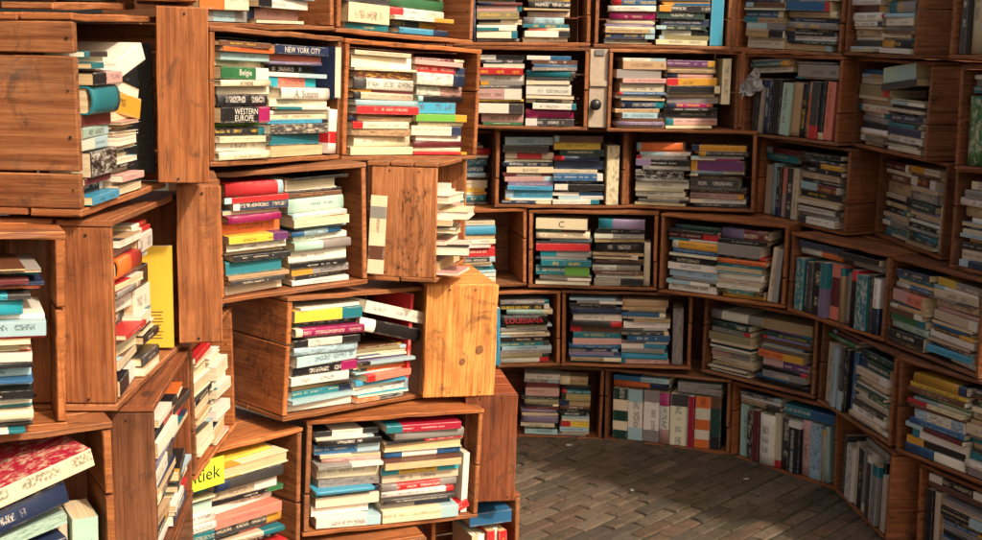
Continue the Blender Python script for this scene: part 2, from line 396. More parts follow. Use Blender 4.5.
def book_meshes(L, T, Dp, codes, title=None, hard=None, art=None, pagec=None, textp=.72, topcol=None, band=True):
    """cover and page block; spine along X facing -Y, thickness along Z, origin bottom centre of the spine"""
    hard = (rnd.random() < .35) if hard is None else hard
    ct = min(.0026 if hard else .0009, T * .16); over = .003 if hard else .0006
    ra = rnd.random()
    cols = [jitter(PAL[c][0]) for c in codes]
    lum = sum(cols[len(cols) // 2]) / 3
    inkc = rnd.choice(('bk', 'nv', 'mn', 'dk', 'bk')) if lum > .22 else rnd.choice(('wh', 'cr', 'ye', 'wh', 'iv'))
    if title and ':' in title: title, inkc = title.split(':')
    bulge = (rnd.uniform(.10, .22) if hard else rnd.uniform(0, .05)) * T
    r = bulge + .0005; ns = 6 if hard else 4
    outer = [(Dp, 0), (r + .004, 0)]
    for i in range(ns + 1):
        a = -math.pi / 2 + math.pi * i / ns
        if hard: y = r - bulge * math.cos(a) ; z = T / 2 + T / 2 * math.sin(a)
        else:
            e = min(.0016, T * .2); pts = [(r, 0), (r - bulge, e), (r - bulge * 1.1, T / 2), (r - bulge, T - e), (r, T)]; y, z = pts[i]
        outer.append((y, z))
    outer += [(r + .004, T), (Dp, T)]
    ctr = T / 2
    inner = []
    for (y, z) in outer:
        zz = z + ct if z < ctr - 1e-6 else (z - ct if z > ctr + 1e-6 else z)
        zz = min(max(zz, ct), T - ct)
        inner.append((y + (ct if y < r + .003 else 0), zz))
    # x stations: margins, colour joins, title zone
    xs = [(-L / 2, 0)]
    if len(codes) == 1 and not title and not art and band and rnd.random() < .38:      # a contrasting end band or publisher's block
        ex = rnd.choice([c for c in ('wh', 'bk', 'nv', 'rd', 'lb', 'tl', 'cr', 'dk', 'mu') if c != codes[0]])
        if rnd.random() < .5: codes = [ex] + list(codes); endband = 0
        else: codes = list(codes) + [ex]; endband = 1
        cols = ([jitter(PAL[ex][0])] + cols) if endband == 0 else (cols + [jitter(PAL[ex][0])])
    else: endband = None
    n = len(codes)
    seg = []
    if n == 1:
        m, m2 = L * rnd.uniform(.05, .34), L * rnd.uniform(.06, .34); seg = [(-L / 2, -L / 2 + m, 0, 0), (-L / 2 + m, L / 2 - m2, 0, 1), (L / 2 - m2, L / 2, 0, 0)]
    else:
        ws = [rnd.uniform(.8, 1.2) for _ in codes]
        if n == 3: ws[1] *= 2.2
        if endband is not None: ws[endband] = rnd.choice((.12, .16, .25, .5))
        tot = sum(ws); x = -L / 2
        for i, q in enumerate(ws):
            seg.append((x, x + L * q / tot, i, 1 if q == max(ws) else 0)); x += L * q / tot
    tc_ = PAL[topcol][0] if topcol else None
    hastext = (not title) and rnd.random() < textp
    mb = MB(); no = len(outer)
    spine_rng = range(2, 2 + ns)
    for (xa, xb, ci, tz) in seg:
        b0 = len(mb.v)
        for x in (xa, xb):
            mb.v += [(x, y, z) for y, z in outer] + [(x, y, z) for y, z in inner]
        A, B = b0, b0 + 2 * no
        col = (*cols[ci], ra)
        for j in range(no - 1):
            ia = 0.
            if j in spine_rng:
                v0 = 2 * outer[j][1] / T - 1; v1 = 2 * outer[j + 1][1] / T - 1
                if tz and hastext: ia = .5
                if art: ia = .9
            else: v0, v1 = 5 + outer[j][0] * 30, 5 + outer[j + 1][0] * 30; ia = .9 if art == 'all' else 0.
            if art == 'all' and j in spine_rng: ia = .5
            if art and j not in spine_rng and art != 'all': ia = 0.
            icol = PAL[art.split(':')[1] if art and ':' in art else inkc][0] if art != 'all' else (PAL['cr'][0] if j not in spine_rng else PAL['dk'][0])
            col = (*(tc_ if (tc_ and j not in spine_rng) else cols[ci]), ra)
            mb.face((A + j, B + j, B + j + 1, A + j + 1), [(xa, v0), (xb, v0), (xb, v1), (xa, v1)], col, (*icol, ia), smooth=(hard and j in spine_rng))
            mb.face((A + no + j, A + no + j + 1, B + no + j + 1, B + no + j), None, (*(x * .9 for x in PAL['iv'][0]), ra))
        for e, X in ((A, 0), (B, 1)):
            if (X == 0 and xa > -L / 2 + 1e-6) or (X == 1 and xb < L / 2 - 1e-6): continue
            for j in range(no - 1):
                f = (e + j, e + j + 1, e + no + j + 1, e + no + j)
                mb.face(f if X == 0 else f[::-1], None, col)
        for j in (0, no - 1):
            f = (A + j, A + no + j, B + no + j, B + j)
            mb.face(f if j == 0 else f[::-1], None, col)
    mats = [M_COVER]
    if title:
        s = title.replace('_', ' ').replace('|', chr(10)); vs_, fs, x0, x1, y0, y1 = text_faces(s)
        k = min((T * (.80 if '|' in title else .62)) / (y1 - y0), (L * .80) / (x1 - x0)); b0 = len(mb.v)
        yf = r - bulge * 1.1 - .0007
        cx, cy = (x0 + x1) / 2, (y0 + y1) / 2
        mb.v += [((v[0] - cx) * k, yf, T / 2 + (v[1] - cy) * k) for v in vs_]
        for f in fs: mb.face(tuple(i + b0 for i in f), None, mi=1)
        mats.append(ink_mat(inkc))
    pg = MB(); pc = jitter(pagec or rnd.choice((S(226, 214, 186), S(214, 196, 160), S(230, 222, 204), S(204, 180, 138))), .06)
    x0, x1, y0, y1, z0, z1 = -L / 2 + over, L / 2 - over, r + ct, Dp - over, ct, T - ct
    pg.v = [(x0, y0, z0), (x1, y0, z0), (x1, y1, z0), (x0, y1, z0), (x0, y0, z1), (x1, y0, z1), (x1, y1, z1), (x0, y1, z1)]
    pcol = (*pc, ra)
    for f in ((0, 3, 2, 1), (4, 5, 6, 7), (0, 1, 5, 4), (1, 2, 6, 5), (2, 3, 7, 6), (3, 0, 4, 7)):
        pg.face(f, [(pg.v[i][0] + pg.v[i][1], pg.v[i][2]) for i in f], pcol)
    return mb, mats, pg, hard

BOOKS = []      # dict(M, mb, mats, pg, label, area)
ORD = 'topmost second third fourth fifth sixth seventh eighth ninth tenth eleventh twelfth thirteenth fourteenth fifteenth sixteenth seventeenth eighteenth'.split()
ORDU = 'first second third fourth fifth sixth seventh eighth ninth tenth eleventh twelfth thirteenth fourteenth fifteenth sixteenth'.split()
TOK = re.compile(r"^(p\.)?([a-z+]+?)([\d.]+)(?:'([^']*)')?(@[a-z:]+)?$")
def colour_words(codes):
    names = []
    for c in codes:
        if PAL[c][1] not in names: names.append(PAL[c][1])
    return ' and '.join(names[:2])
def add_book(M, L, T, Dp, codes, label_tail, title=None, pages=False, art=None, force=False, hard=None, pagec=None, band=True):
    mb, mats, pg, hard = book_meshes(L, T, Dp, codes, title, hard, art, pagec, band=band)
    if pages:   # fore-edge outwards
        M = M @ Matrix.Translation((0, Dp, 0)) @ Matrix.Rotation(math.pi, 4, 'Z')
        kind = 'book with page edges outward'
    else: kind = 'hardback' if hard else 'paperback'
    # how large its visible face shows
    pts = [project(M @ Vector((sx * L / 2, Dp if pages else 0, z))) for sx in (-1, 1) for z in (0, T)]
    area = 0
    if all(pts):
        a, b, c, d = pts; poly = [a, b, d, c]
        area = abs(sum(poly[i][0] * poly[(i + 1) % 4][1] - poly[(i + 1) % 4][0] * poly[i][1] for i in range(4))) / 2
        X = [p[0] for p in pts]; Y = [p[1] for p in pts]
        fx = max(0, min(max(X), 982) - max(min(X), 0)) / max(1e-6, max(X) - min(X)); fy = max(0, min(max(Y), 540) - max(min(Y), 0)) / max(1e-6, max(Y) - min(Y))
        area *= fx * fy
    if force: area += 1e5
    cw = 'Patterned ' + colour_words(codes) if art else colour_words(codes).capitalize()
    lab = f"{cw} {kind}, {label_tail}"
    if len(re.findall(r"[A-Za-z0-9][A-Za-z0-9'-]*", lab)) > 16: lab = f"{PAL[codes[0]][1].capitalize()} {kind.replace('book with page edges outward', 'page-edged book')}, {label_tail}"
    BOOKS.append(dict(M=M, mb=mb, mats=mats, pg=pg, label=lab, area=area))

THIN_R = 'wh gy cr bk dk tl tl lb bl nv gy br dk be nv bl dg tn be lb+wh wh+bl gy+wh tl+wh ol lv'.split()
THIN = 'wh wh cr bk dk tl tl lb sb nv mn br gy be bl bl rd tn tq lb+wh wh+bl bk+rd tl+wh iv ol lv or wh+rd gy+wh'.split()
def fill(key, d):
    W, H, D = d['W'], d['H'], d['D']; M0 = d['M']
    xi0, iw = -W / 2 + TE + .004, W - 2 * TE - .008
    zi0, ih = TH + .002, H - 2 * TH - .006
    groups = d['books']; nH = [g for g in groups if g[0] == 'H']
    for gi, g in enumerate(groups):
        kind, u0, u1, spec = g[:4]; o = g[4] if len(g) > 4 else {}
        toks = [TOK.match(t).groups() for t in spec.split()]
        toks = [(a, b, str(float(c) * max(rnd.uniform(.75, 1.25), 1.3 if t else 0)), t, q) for a, b, c, t, q in toks]
        if kind == 'H' and len(toks) > 5:
            allp = sum(1 for t in toks if t[0]) > len(toks) * .5
            for _ in range(max(0, rnd.choice((13, 13, 14, 15)) - len(toks))):
                i = rnd.randrange(len(toks) + 1)
                toks.insert(i, ('p.' if allp else rnd.choice((None, None, None, 'p.')), rnd.choice(('wh', 'cr', 'be', 'pk')) if allp else rnd.choice(THIN_R if key[0] == 'R' else THIN), str(rnd.uniform(1.1, 2.2)), None, None))
        xa, xb = xi0 + u0 * iw, xi0 + u1 * iw; gw = xb - xa
        z0 = zi0 + o.get('z0', 0) * ih; z1 = zi0 + o.get('z1', .96) * ih
        yb = o.get('y', .008)
        dmax = max(.06, D - .02 - yb - .02)
        if kind == 'H':
            tot = sum(float(t[2]) for t in toks); z = z0
            name = o.get('n', None)
            if name is None:
                if len(nH) == 1: name = 'flat pile'
                else: name = 'left pile' if u0 <= min(q[1] for q in nH) + .01 else 'right pile'
            n = len(toks); al = rnd.choice((-1, 1)) if not o.get('al') else o['al']
            tilt = o.get('tilt', 0)
            for k, (pf, cc, th, title, art) in reversed(list(enumerate(toks))):
                T = float(th) / tot * (z1 - z0) * .992
                fixed = 'pages' if pf else ''
                L = gw * rnd.uniform(.86, 1.0) if n > 1 else gw * .98
                L = min(L, .275)
                Dp = min(dmax, L * rnd.uniform(.62, .74))
                slack = gw - L
                x = (xa + xb) / 2 + (al if rnd.random() < .75 else -al) * slack / 2
                jt = o.get('jit', 1.5 if key[0] in 'ALMT' else 1.)
                y = yb + rnd.uniform(-.010, .016) * jt + o.get('dy', 0)
                yaw = rnd.gauss(0, 1.5) * jt
                if title: y = yb - .016; yaw *= .3
                Mb = M0 @ Matrix.Translation((xa, 0, z0)) @ Matrix.Rotation(R(tilt), 4, 'Y') @ Matrix.Translation((x - xa, y, z - z0)) @ Matrix.Rotation(R(yaw), 4, 'Z') @ Matrix.Rotation(R(rnd.gauss(0, .45)), 4, 'Y')
                add_book(Mb, L, T * .965, Dp, cc.split('+'), f"{ORD[k]} of the {name} in {d['nick']}", title, bool(pf), art[1:] if art else None, pagec=o.get('pagec'))
                z += T
        else:
            tot = sum(float(t[2]) for t in toks); x = xa; hh = o.get('h', (.72, .96))
            for k, (pf, cc, th, title, art) in enumerate(toks):
                T = float(th) / tot * gw * .985
                hz = rnd.uniform(*hh) * ih if not isinstance(hh, float) else hh * ih
                Dp = min(dmax, hz * rnd.uniform(.62, .75))
                lean = o.get('lean', 0) + (rnd.gauss(0, .7) if len(toks) > 1 else 0)
                y = yb + rnd.uniform(-.01, .012) + o.get('dy', 0)
                # X(spine) -> up, Z(thickness) -> across
                Mb = M0 @ Matrix.Translation((x + T, y, z0 + .0005)) @ Matrix.Rotation(R(lean), 4, 'Y') @ Matrix.Rotation(R(rnd.gauss(0, 1)), 4, 'Z') @ Matrix(((0, 0, -1, 0), (0, 1, 0, 0), (1, 0, 0, hz / 2), (0, 0, 0, 1)))
                tail = f"standing upright in {d['nick']}" if len(toks) == 1 else f"{ORDU[k]} upright from the left in {d['nick']}"
                if len(toks) == 1 and sum(1 for q in groups if q[0] == 'V' and len(q[3].split()) == 1) > 1: tail = f"{o.get('w', 'lone')} upright in {d['nick']}"
                add_book(Mb, hz, T * .97, Dp, cc.split('+'), tail, title, bool(pf), art[1:] if art else None, band=len(toks) > 5)
                x += T

def extra(key, code, x, y, z, L, T, Dp, rot, label, title=None, pages=False, art=None, hard=None, topcol=None):
    """a loose book given in a crate's own frame: rot = (about X, about Y, about Z) in degrees"""
    d = CR[key]
    Mb = d['M'] @ Matrix.Translation((x, y, z)) @ Euler([R(a) for a in rot], 'XYZ').to_matrix().to_4x4()
    mb, mats, pg, hard = book_meshes(L, T, Dp, code.split('+'), title, hard, art, topcol=topcol, band=False)
    if pages: Mb = Mb @ Matrix.Translation((0, Dp, 0)) @ Matrix.Rotation(math.pi, 4, 'Z')
    BOOKS.append(dict(M=Mb, mb=mb, mats=mats, pg=pg, label=label, area=1e6))
# ------------------------------------------------------------------ the crates: pose of the front face's bottom centre
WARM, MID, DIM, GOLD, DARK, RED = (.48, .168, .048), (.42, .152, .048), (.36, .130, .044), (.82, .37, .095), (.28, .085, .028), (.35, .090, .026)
POSE = {
'R0a':(0.202,4.738,-0.006,-1.0,-1.0,0.50), 'R0b':(0.695,4.653,-0.009,-20.8,1.0,0.50), 'R0c':(1.083,4.378,-0.006,-52.5,1.7,0.50),
'R0d':(1.250,3.953,-0.002,-86.0,0.7,0.48), 'R0e':(1.420,3.425,-0.003,-70.7,2.7,0.49), 'R1a':(0.029,4.642,0.306,7.3,1.0,0.50),
'R1b':(0.527,4.644,0.315,-6.7,1.0,0.50), 'R1c':(0.987,4.449,0.310,-46.5,0.3,0.50), 'R1d':(1.217,4.004,0.307,-77.7,-0.4,0.50),
'R1e':(1.360,3.490,0.317,-69.3,2.7,0.49), 'R2a':(-0.106,4.620,0.621,11.6,1.1,0.50), 'R2b':(0.386,4.637,0.624,-6.8,0.8,0.49),
'R2c':(0.841,4.466,0.625,-33.4,0.2,0.50), 'R2d':(1.160,4.104,0.618,-65.8,-0.1,0.50), 'R2e':(1.328,3.648,0.618,-76.9,1.6,0.50),
'R3a':(-0.225,4.690,0.912,16.0,0.3,0.50), 'R3b':(0.258,4.665,0.929,3.5,0.1,0.50), 'R3c':(0.734,4.616,0.936,-17.0,1.0,0.49),
'R3d':(1.102,4.433,0.912,-64.0,-0.7,0.50), 'R3e':(1.354,4.013,0.905,-83.4,-0.1,0.50), 'R4a':(0.094,4.580,1.229,-4.1,0.1,0.50),
'R4b':(0.664,4.610,1.227,8.5,0.0,0.50), 'R4c':(1.043,4.430,1.218,-59.7,-0.6,0.49), 'R4d':(1.271,4.023,1.210,-79.0,-0.8,0.49),
'R4f':(1.413,3.378,1.210,-74.5,2.3,0.50), 'R5a':(0.099,4.600,1.532,3.2,0.6,0.50), 'R5b':(0.612,4.617,1.531,-0.1,-0.2,0.50),
'R5c':(1.019,4.436,1.522,-53.5,-1.7,0.49), 'R5d':(1.213,3.996,1.517,-80.7,-0.9,0.49), 'R5e':(1.363,3.374,1.519,-76.0,0.4,0.50),
'T3':(-0.515,2.852,1.559,59.9,0.0,0.50), 'T4':(-0.223,3.252,1.544,49.2,-2.7,0.50), 'A1':(-0.598,2.021,1.270,85.8,0.4,0.38),
'A2':(-0.491,2.870,1.255,62.3,-2.0,0.49), 'B2':(-0.209,3.252,1.232,47.7,-2.8,0.49), 'A3':(-0.459,2.878,0.945,38.3,0.9,0.40),
'A3b':(-0.105,3.254,0.934,81.5,-2.9,0.44), 'A4':(-0.321,3.005,0.627,47.2,-4.0,0.49), 'A5':(-0.239,3.006,0.312,25.5,-2.7,0.48),
'L1':(-0.852,1.668,0.964,25.7,-1.7,0.50), 'L0':(-0.785,1.680,0.661,30.0,0.1,0.50), 'L2':(-0.585,2.109,0.955,92.1,-1.8,0.52),
'L3':(-0.559,2.125,0.650,95.7,-0.6,0.41), 'M2':(-0.609,2.674,0.617,86.9,2.5,0.33), 'M3':(-0.615,2.695,0.320,50.8,-2.3,0.50),
'P1':(-0.536,2.141,1.288,15.0,-0.9,0.085), 'P2':(-0.550,2.294,0.968,15.0,-0.6,0.080), 'A4b':(-0.082,3.156,0.622,15.0,-1.5,0.19),
'A5b':(0.003,3.181,0.324,10.0,-0.7,0.140), 'A6':(-0.028,3.226,0.008,25.1,0.0,0.27), 'T2':(-0.558,2.144,1.595,15.0,-0.6,0.100),
'T1':(-0.638,2.031,1.577,87.2,1.5,0.36), 'L3b':(-0.559,2.125,0.345,96.0,0.0,0.41), 'L3c':(-0.559,2.125,0.035,94.0,0.0,0.41), 'L0b':(-0.785,1.680,0.355,30.0,0.0,0.50), 'L0c':(-0.785,1.680,0.045,28.0,0.0,0.50), 'M3b':(-0.630,2.700,0.008,50.0,0.0,0.50), 'R6e':(1.363,3.374,1.828,-76.0,0.4,0.50), 'R3f':(1.425,3.395,0.912,-74.5,1.5,0.49), 'A7':(-0.350,2.905,0.002,23.0,0.0,0.42),
}
DEPTH = dict(L3b=.17, L3c=.17, L0b=.19, L0c=.19, L1=.19, L0=.19, L2=.17, L3=.17, A3b=.18, A4b=.30, A5b=.25, A6=.25, P1=.26, P2=.26, T2=.26, A1=.24, T1=.24)
HEIGHT = dict(R2d=.285, R2e=.285)
INFO = {   # label, short name used by the books in it, tone
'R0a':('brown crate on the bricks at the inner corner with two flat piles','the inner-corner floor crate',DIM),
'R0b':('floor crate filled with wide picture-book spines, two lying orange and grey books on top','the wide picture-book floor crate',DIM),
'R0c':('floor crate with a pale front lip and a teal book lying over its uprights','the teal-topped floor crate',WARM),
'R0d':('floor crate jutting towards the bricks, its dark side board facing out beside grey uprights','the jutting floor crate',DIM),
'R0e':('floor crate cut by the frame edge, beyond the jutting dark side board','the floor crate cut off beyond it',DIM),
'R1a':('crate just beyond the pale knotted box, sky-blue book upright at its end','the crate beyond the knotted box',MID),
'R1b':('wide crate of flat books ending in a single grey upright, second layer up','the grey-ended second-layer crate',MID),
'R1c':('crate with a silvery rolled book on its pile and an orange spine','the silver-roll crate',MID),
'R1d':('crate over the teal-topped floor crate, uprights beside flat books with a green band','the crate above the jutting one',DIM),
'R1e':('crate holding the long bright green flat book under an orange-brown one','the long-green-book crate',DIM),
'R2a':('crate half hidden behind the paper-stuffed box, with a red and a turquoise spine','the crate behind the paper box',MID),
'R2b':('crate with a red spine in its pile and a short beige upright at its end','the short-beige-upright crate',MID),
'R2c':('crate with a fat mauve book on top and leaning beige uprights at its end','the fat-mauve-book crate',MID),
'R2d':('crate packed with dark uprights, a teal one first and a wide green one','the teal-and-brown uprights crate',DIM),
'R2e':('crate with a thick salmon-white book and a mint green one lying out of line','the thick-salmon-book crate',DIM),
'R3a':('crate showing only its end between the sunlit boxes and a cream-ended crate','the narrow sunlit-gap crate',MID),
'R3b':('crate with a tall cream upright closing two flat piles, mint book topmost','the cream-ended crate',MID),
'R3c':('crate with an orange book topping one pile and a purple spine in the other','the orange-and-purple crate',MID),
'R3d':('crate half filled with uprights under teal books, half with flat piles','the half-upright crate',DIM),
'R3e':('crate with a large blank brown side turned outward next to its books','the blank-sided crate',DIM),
'L3b':(-0.559,2.125,0.345,96.0,0.0,0.41), 'L3c':(-0.559,2.125,0.035,94.0,0.0,0.41), 'L0b':(-0.785,1.680,0.355,30.0,0.0,0.50), 'L0c':(-0.785,1.680,0.045,28.0,0.0,0.50), 'M3b':(-0.630,2.700,0.008,50.0,0.0,0.50), 'R6e':(1.363,3.374,1.828,-76.0,0.4,0.50), 'L3b':(-0.559,2.125,0.345,96.0,0.0,0.41), 'L3c':(-0.559,2.125,0.035,94.0,0.0,0.41), 'L0b':(-0.785,1.680,0.355,30.0,0.0,0.50), 'L0c':(-0.785,1.680,0.045,28.0,0.0,0.50), 'M3b':(-0.630,2.700,0.008,50.0,0.0,0.50), 'L3b':('crate carrying the dark-sided crate, under the lower frame edge','',DARK),
'L3c':('bottom crate on the ground two below the dark-sided crate','',WARM),
'L0b':('crate carrying the cookbook crate, under the lower frame edge','',WARM),
'L0c':('bottom crate on the ground two below the cookbook crate','',WARM),
'M3b':('bottom crate on the ground under the yellow-label crate','',WARM),
'R6e':('crate above the uprights top edge crate, out over the frame','',DIM),  # unseen crate, added to keep sun off the top-layer side board
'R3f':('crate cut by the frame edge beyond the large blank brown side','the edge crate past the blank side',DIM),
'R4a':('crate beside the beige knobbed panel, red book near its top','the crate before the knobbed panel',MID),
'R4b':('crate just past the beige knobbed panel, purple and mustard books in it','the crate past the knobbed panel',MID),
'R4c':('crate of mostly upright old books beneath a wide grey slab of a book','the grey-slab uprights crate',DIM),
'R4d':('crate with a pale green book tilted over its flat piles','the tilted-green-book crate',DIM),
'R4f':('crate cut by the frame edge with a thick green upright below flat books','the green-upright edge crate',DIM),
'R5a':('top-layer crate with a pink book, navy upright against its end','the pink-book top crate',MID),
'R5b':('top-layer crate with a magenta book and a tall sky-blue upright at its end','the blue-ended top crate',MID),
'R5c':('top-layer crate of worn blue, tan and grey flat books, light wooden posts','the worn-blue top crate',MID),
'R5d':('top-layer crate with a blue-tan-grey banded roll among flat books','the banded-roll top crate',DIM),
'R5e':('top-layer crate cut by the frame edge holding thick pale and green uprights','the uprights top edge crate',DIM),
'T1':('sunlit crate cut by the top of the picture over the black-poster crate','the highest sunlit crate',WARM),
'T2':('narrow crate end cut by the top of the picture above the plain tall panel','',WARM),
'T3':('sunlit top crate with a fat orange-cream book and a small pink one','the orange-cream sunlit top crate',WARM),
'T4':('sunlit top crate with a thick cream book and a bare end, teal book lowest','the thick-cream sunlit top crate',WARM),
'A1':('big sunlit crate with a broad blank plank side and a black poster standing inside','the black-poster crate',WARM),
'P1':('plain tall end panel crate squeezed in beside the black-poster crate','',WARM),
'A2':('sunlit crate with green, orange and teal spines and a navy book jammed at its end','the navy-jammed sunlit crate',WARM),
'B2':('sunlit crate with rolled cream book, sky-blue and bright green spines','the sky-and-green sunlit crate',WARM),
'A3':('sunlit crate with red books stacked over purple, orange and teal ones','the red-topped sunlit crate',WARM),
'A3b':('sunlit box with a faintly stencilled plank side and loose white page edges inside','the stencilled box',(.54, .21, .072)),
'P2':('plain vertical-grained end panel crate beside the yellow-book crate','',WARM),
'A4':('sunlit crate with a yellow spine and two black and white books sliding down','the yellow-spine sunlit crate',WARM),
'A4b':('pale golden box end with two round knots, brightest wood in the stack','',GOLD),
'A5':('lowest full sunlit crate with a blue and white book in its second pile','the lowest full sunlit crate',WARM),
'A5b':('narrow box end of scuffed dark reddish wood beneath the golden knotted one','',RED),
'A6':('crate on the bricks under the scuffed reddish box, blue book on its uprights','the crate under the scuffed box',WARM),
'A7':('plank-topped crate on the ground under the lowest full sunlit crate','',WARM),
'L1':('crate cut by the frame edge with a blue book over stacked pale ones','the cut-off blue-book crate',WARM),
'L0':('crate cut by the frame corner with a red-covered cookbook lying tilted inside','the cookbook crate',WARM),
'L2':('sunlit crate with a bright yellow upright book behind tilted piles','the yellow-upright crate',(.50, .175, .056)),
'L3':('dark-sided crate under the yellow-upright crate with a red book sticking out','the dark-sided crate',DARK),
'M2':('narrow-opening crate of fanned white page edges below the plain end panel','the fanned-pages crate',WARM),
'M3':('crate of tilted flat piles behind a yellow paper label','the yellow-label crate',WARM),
}
CUTS = {'A1':(0, .19, .82, 1), 'A3b':(0, 1), 'A4b':(0, 1), 'L2':(0, 1), 'L3':(0, 1), 'R0d':(0, 1), 'R3e':(0, 1), 'P1':(0, 1), 'P2':(0, 1)}
CLOSED = {'P1', 'P2', 'T2', 'A4b', 'A5b', 'A7'}
B = {}
B['R0a'] = [('H', .34, .66, 'wh3 gy2 mn4 pk4 mn2 lv5 be2 lb3', {'z1': .93}), ('H', .66, .93, 'tn5 bk3 ol3 tn3 bk3 ye3 lb3 gy1', {'z1': .92})]
B['R0b'] = [('V', .02, .97, "dg+cr+dg+cr+dg5 lb+wh+lb6 gy+wh+gy5 pk+wh+mg4 iv6 cm2 or+iv+or+iv+or5 bk+dg+br5", {'h': .76, 'z1': .8}), ('H', .03, .53, 'bl+lb2 or4', {'z0': .80, 'z1': .97, 'n': 'lying pair'}), ('H', .56, .95, 'gy2 gy3@lb', {'z0': .80, 'z1': .95, 'n': 'grey pair'})]
B['R0c'] = [('V', .03, .96, 'mt3 bk3@wh mn2 wh5 be2 dk3 bk4 pk3 lb4@bl be1 mt2', {'h': (.70, .77)}), ('H', .03, .46, 'dk2 wh2 tn2', {'z0': .79, 'z1': .96, 'n': 'dark lying pile'}), ('H', .48, .97, 'tl+bl4', {'z0': .79, 'z1': .93, 'n': 'teal end'})]
B['R0d'] = [('V', .03, .95, 'dk2 be2 wh5@gn be2 bk4 gy5 dk2 wh2 gy4 bk2 be4', {'h': (.68, .86)}), ('H', .5, .95, 'gy2', {'z0': .88, 'z1': .97, 'n': 'top'})]
B['R0e'] = [('V', .02, .20, 'bk3 be3 tn3', {'h': (.74, .79)}), ('H', .20, .60, 'gy2 be3 bk4 dk2 gy3 bk3 bl4 mn2 be3', {'z1': .78, 'n': 'middle pile'}), ('H', .02, .60, 'wh+bk+wh3 br2', {'z0': .82, 'z1': .97, 'n': 'lying pair'}), ('H', .62, .97, 'gy3 nv3 be3 dk3 tl3 br3 wh3 be3', {'z1': .95, 'n': 'end pile'})]
B['R1a'] = [('H', .535, .97, "gy3 bk4 mt3 bk5'LOUISIANA:rd' gy2 bk3 tl3 lb2 gy3 wh3", {'z1': .93}), ('V', .455, .525, 'sb4', {'h': .83, 'dy': -.012})]
B['R1b'] = [('H', .02, .46, 'bk3 nv4 wh5 dk3 br4 tl3 pk4 bl2 nv3', {'z1': .95}), ('H', .46, .86, 'tn5 tn2 cr2 tn2 wh4 bl3 wh+sb3 sb4 pk2', {'z1': .95}), ('V', .88, .97, 'gy4@a', {'h': .82})]
B['R1c'] = [('H', .03, .45, 'dg4 gy4 ol5 be2 pk+gy4 be3', {'z1': .74, 'n': 'front pile'}), ('H', .03, .52, 'gy+wh+gy3', {'z0': .76, 'z1': .90, 'n': 'roll end'}), ('H', .50, .97, 'p.tn5 pu1 br3 gy2 or+mu4 pk+pu4 bk2 gy3 bk3', {'z1': .90, 'n': 'orange pile', 'pagec': (.45, .33, .18)})]
B['R1d'] = [('V', .03, .36, 'be4 pk3 lb4@bl be2 dk4 bk3', {'h': (.76, .84)}), ('V', .40, .47, 'bl3', {'h': .82}), ('H', .49, .96, "dg3 dg5 be3 be2 wh1 wh+gn3 be3 dk2 wh3 be3", {'z1': .93, 'n': 'flat pile', 'dy': -.01}), ('H', .03, .46, 'mn2 gn2', {'z0': .86, 'z1': .97, 'n': 'top pair'})]
B['R1e'] = [('H', .05, .62, 'mu4 ye2 br2 gn3 br2 lb+wh+lb4@bl bl4 mn2 wh4 bk3 bl+wh4', {'z1': .95, 'dy': -.01}), ('H', .63, .97, 'dk3 gn2 be3 tn2 be4 tl3 tn2 tl3 wh3 gy3', {'z1': .95})]
B['R2a'] = [('H', .42, .78, "be3 sb4 wh3 rd4 dk3 tn1 wh1 tl3 wh2 tq4", {'z1': .90}), ('V', .30, .40, 'tl4', {'h': .62}), ('H', .02, .30, 'tn3 be3 bk3 rd3 gy3', {'z1': .6, 'n': 'hidden pile'})]
B['R2b'] = [('H', .02, .49, "cr4'C:dk' gn+br2 cr4 dk1 rd4 gy4 gy1 tl3 tl+lg4", {'z1': .95}), ('H', .50, .93, "lv5 bk3 tn2 bk5 br2 wh+gy4 br2 wh2 gy+bk4", {'z1': .96}), ('V', .93, .985, 'be4', {'h': .62})]
B['R2c'] = [('H', .03, .46, 'dg3 bk1 mn5 mu4 bk4 wh4 lb4 wh4', {'z1': .93}), ('H', .46, .87, 'lv+mn6 bk2 gy5 bk2 or3 lb2 wh3 be2 bk+tl+bk3@wh mu2', {'z1': .95, 'n': 'mauve pile'}), ('V', .88, .97, 'be3 gy3', {'h': (.70, .76), 'lean': 4})]
B['R2d'] = [('V', .02, .97, 'tl4@a dk4 bk5 lv+tl4 sl+mn+sl5 tn2 gy5 bk3 tl7@mt dk2 nv+wh4', {'h': (.68, .76)}), ('H', .02, .50, 'nv2 wh+or2', {'z0': .79, 'z1': .97, 'n': 'blue pair'}), ('H', .51, .94, 'bk2 gy3', {'z0': .79, 'z1': .96, 'n': 'grey pair'})]
B['R2e'] = [('H', .03, .47, 'nv3 tl2 br1 pk+sl5 br2 gn3 mt4 bk4', {'z1': .95, 'dy': -.012}), ('H', .48, .97, 'ye+gy4 be4 gy1 be4 pk2 be4 dk2 wh3 br2 sb4 wh3', {'z1': .95})]
B['R3a'] = [('H', .62, .985, 'rd3 tl5@ye bl3 lb2 br2 be5 ye2 tl3', {'z1': .9}), ('H', .05, .47, 'be3 bk3 wh3 tn3 gy3', {'z1': .8})]
B['R3b'] = [('H', .02, .44, "lb4 dk4 be+rd+be3 cr4 mn+gy+mn2 pk2 lv3 sb2 sb4 wh1", {'z1': .94}), ('H', .44, .86, "br3 ye3 dg3 nv5 be2 bl3 nv2 wh+bk+bk3 dk1 wh2", {'z1': .97}), ('V', .875, .98, 'cr5@a', {'h': .83})]
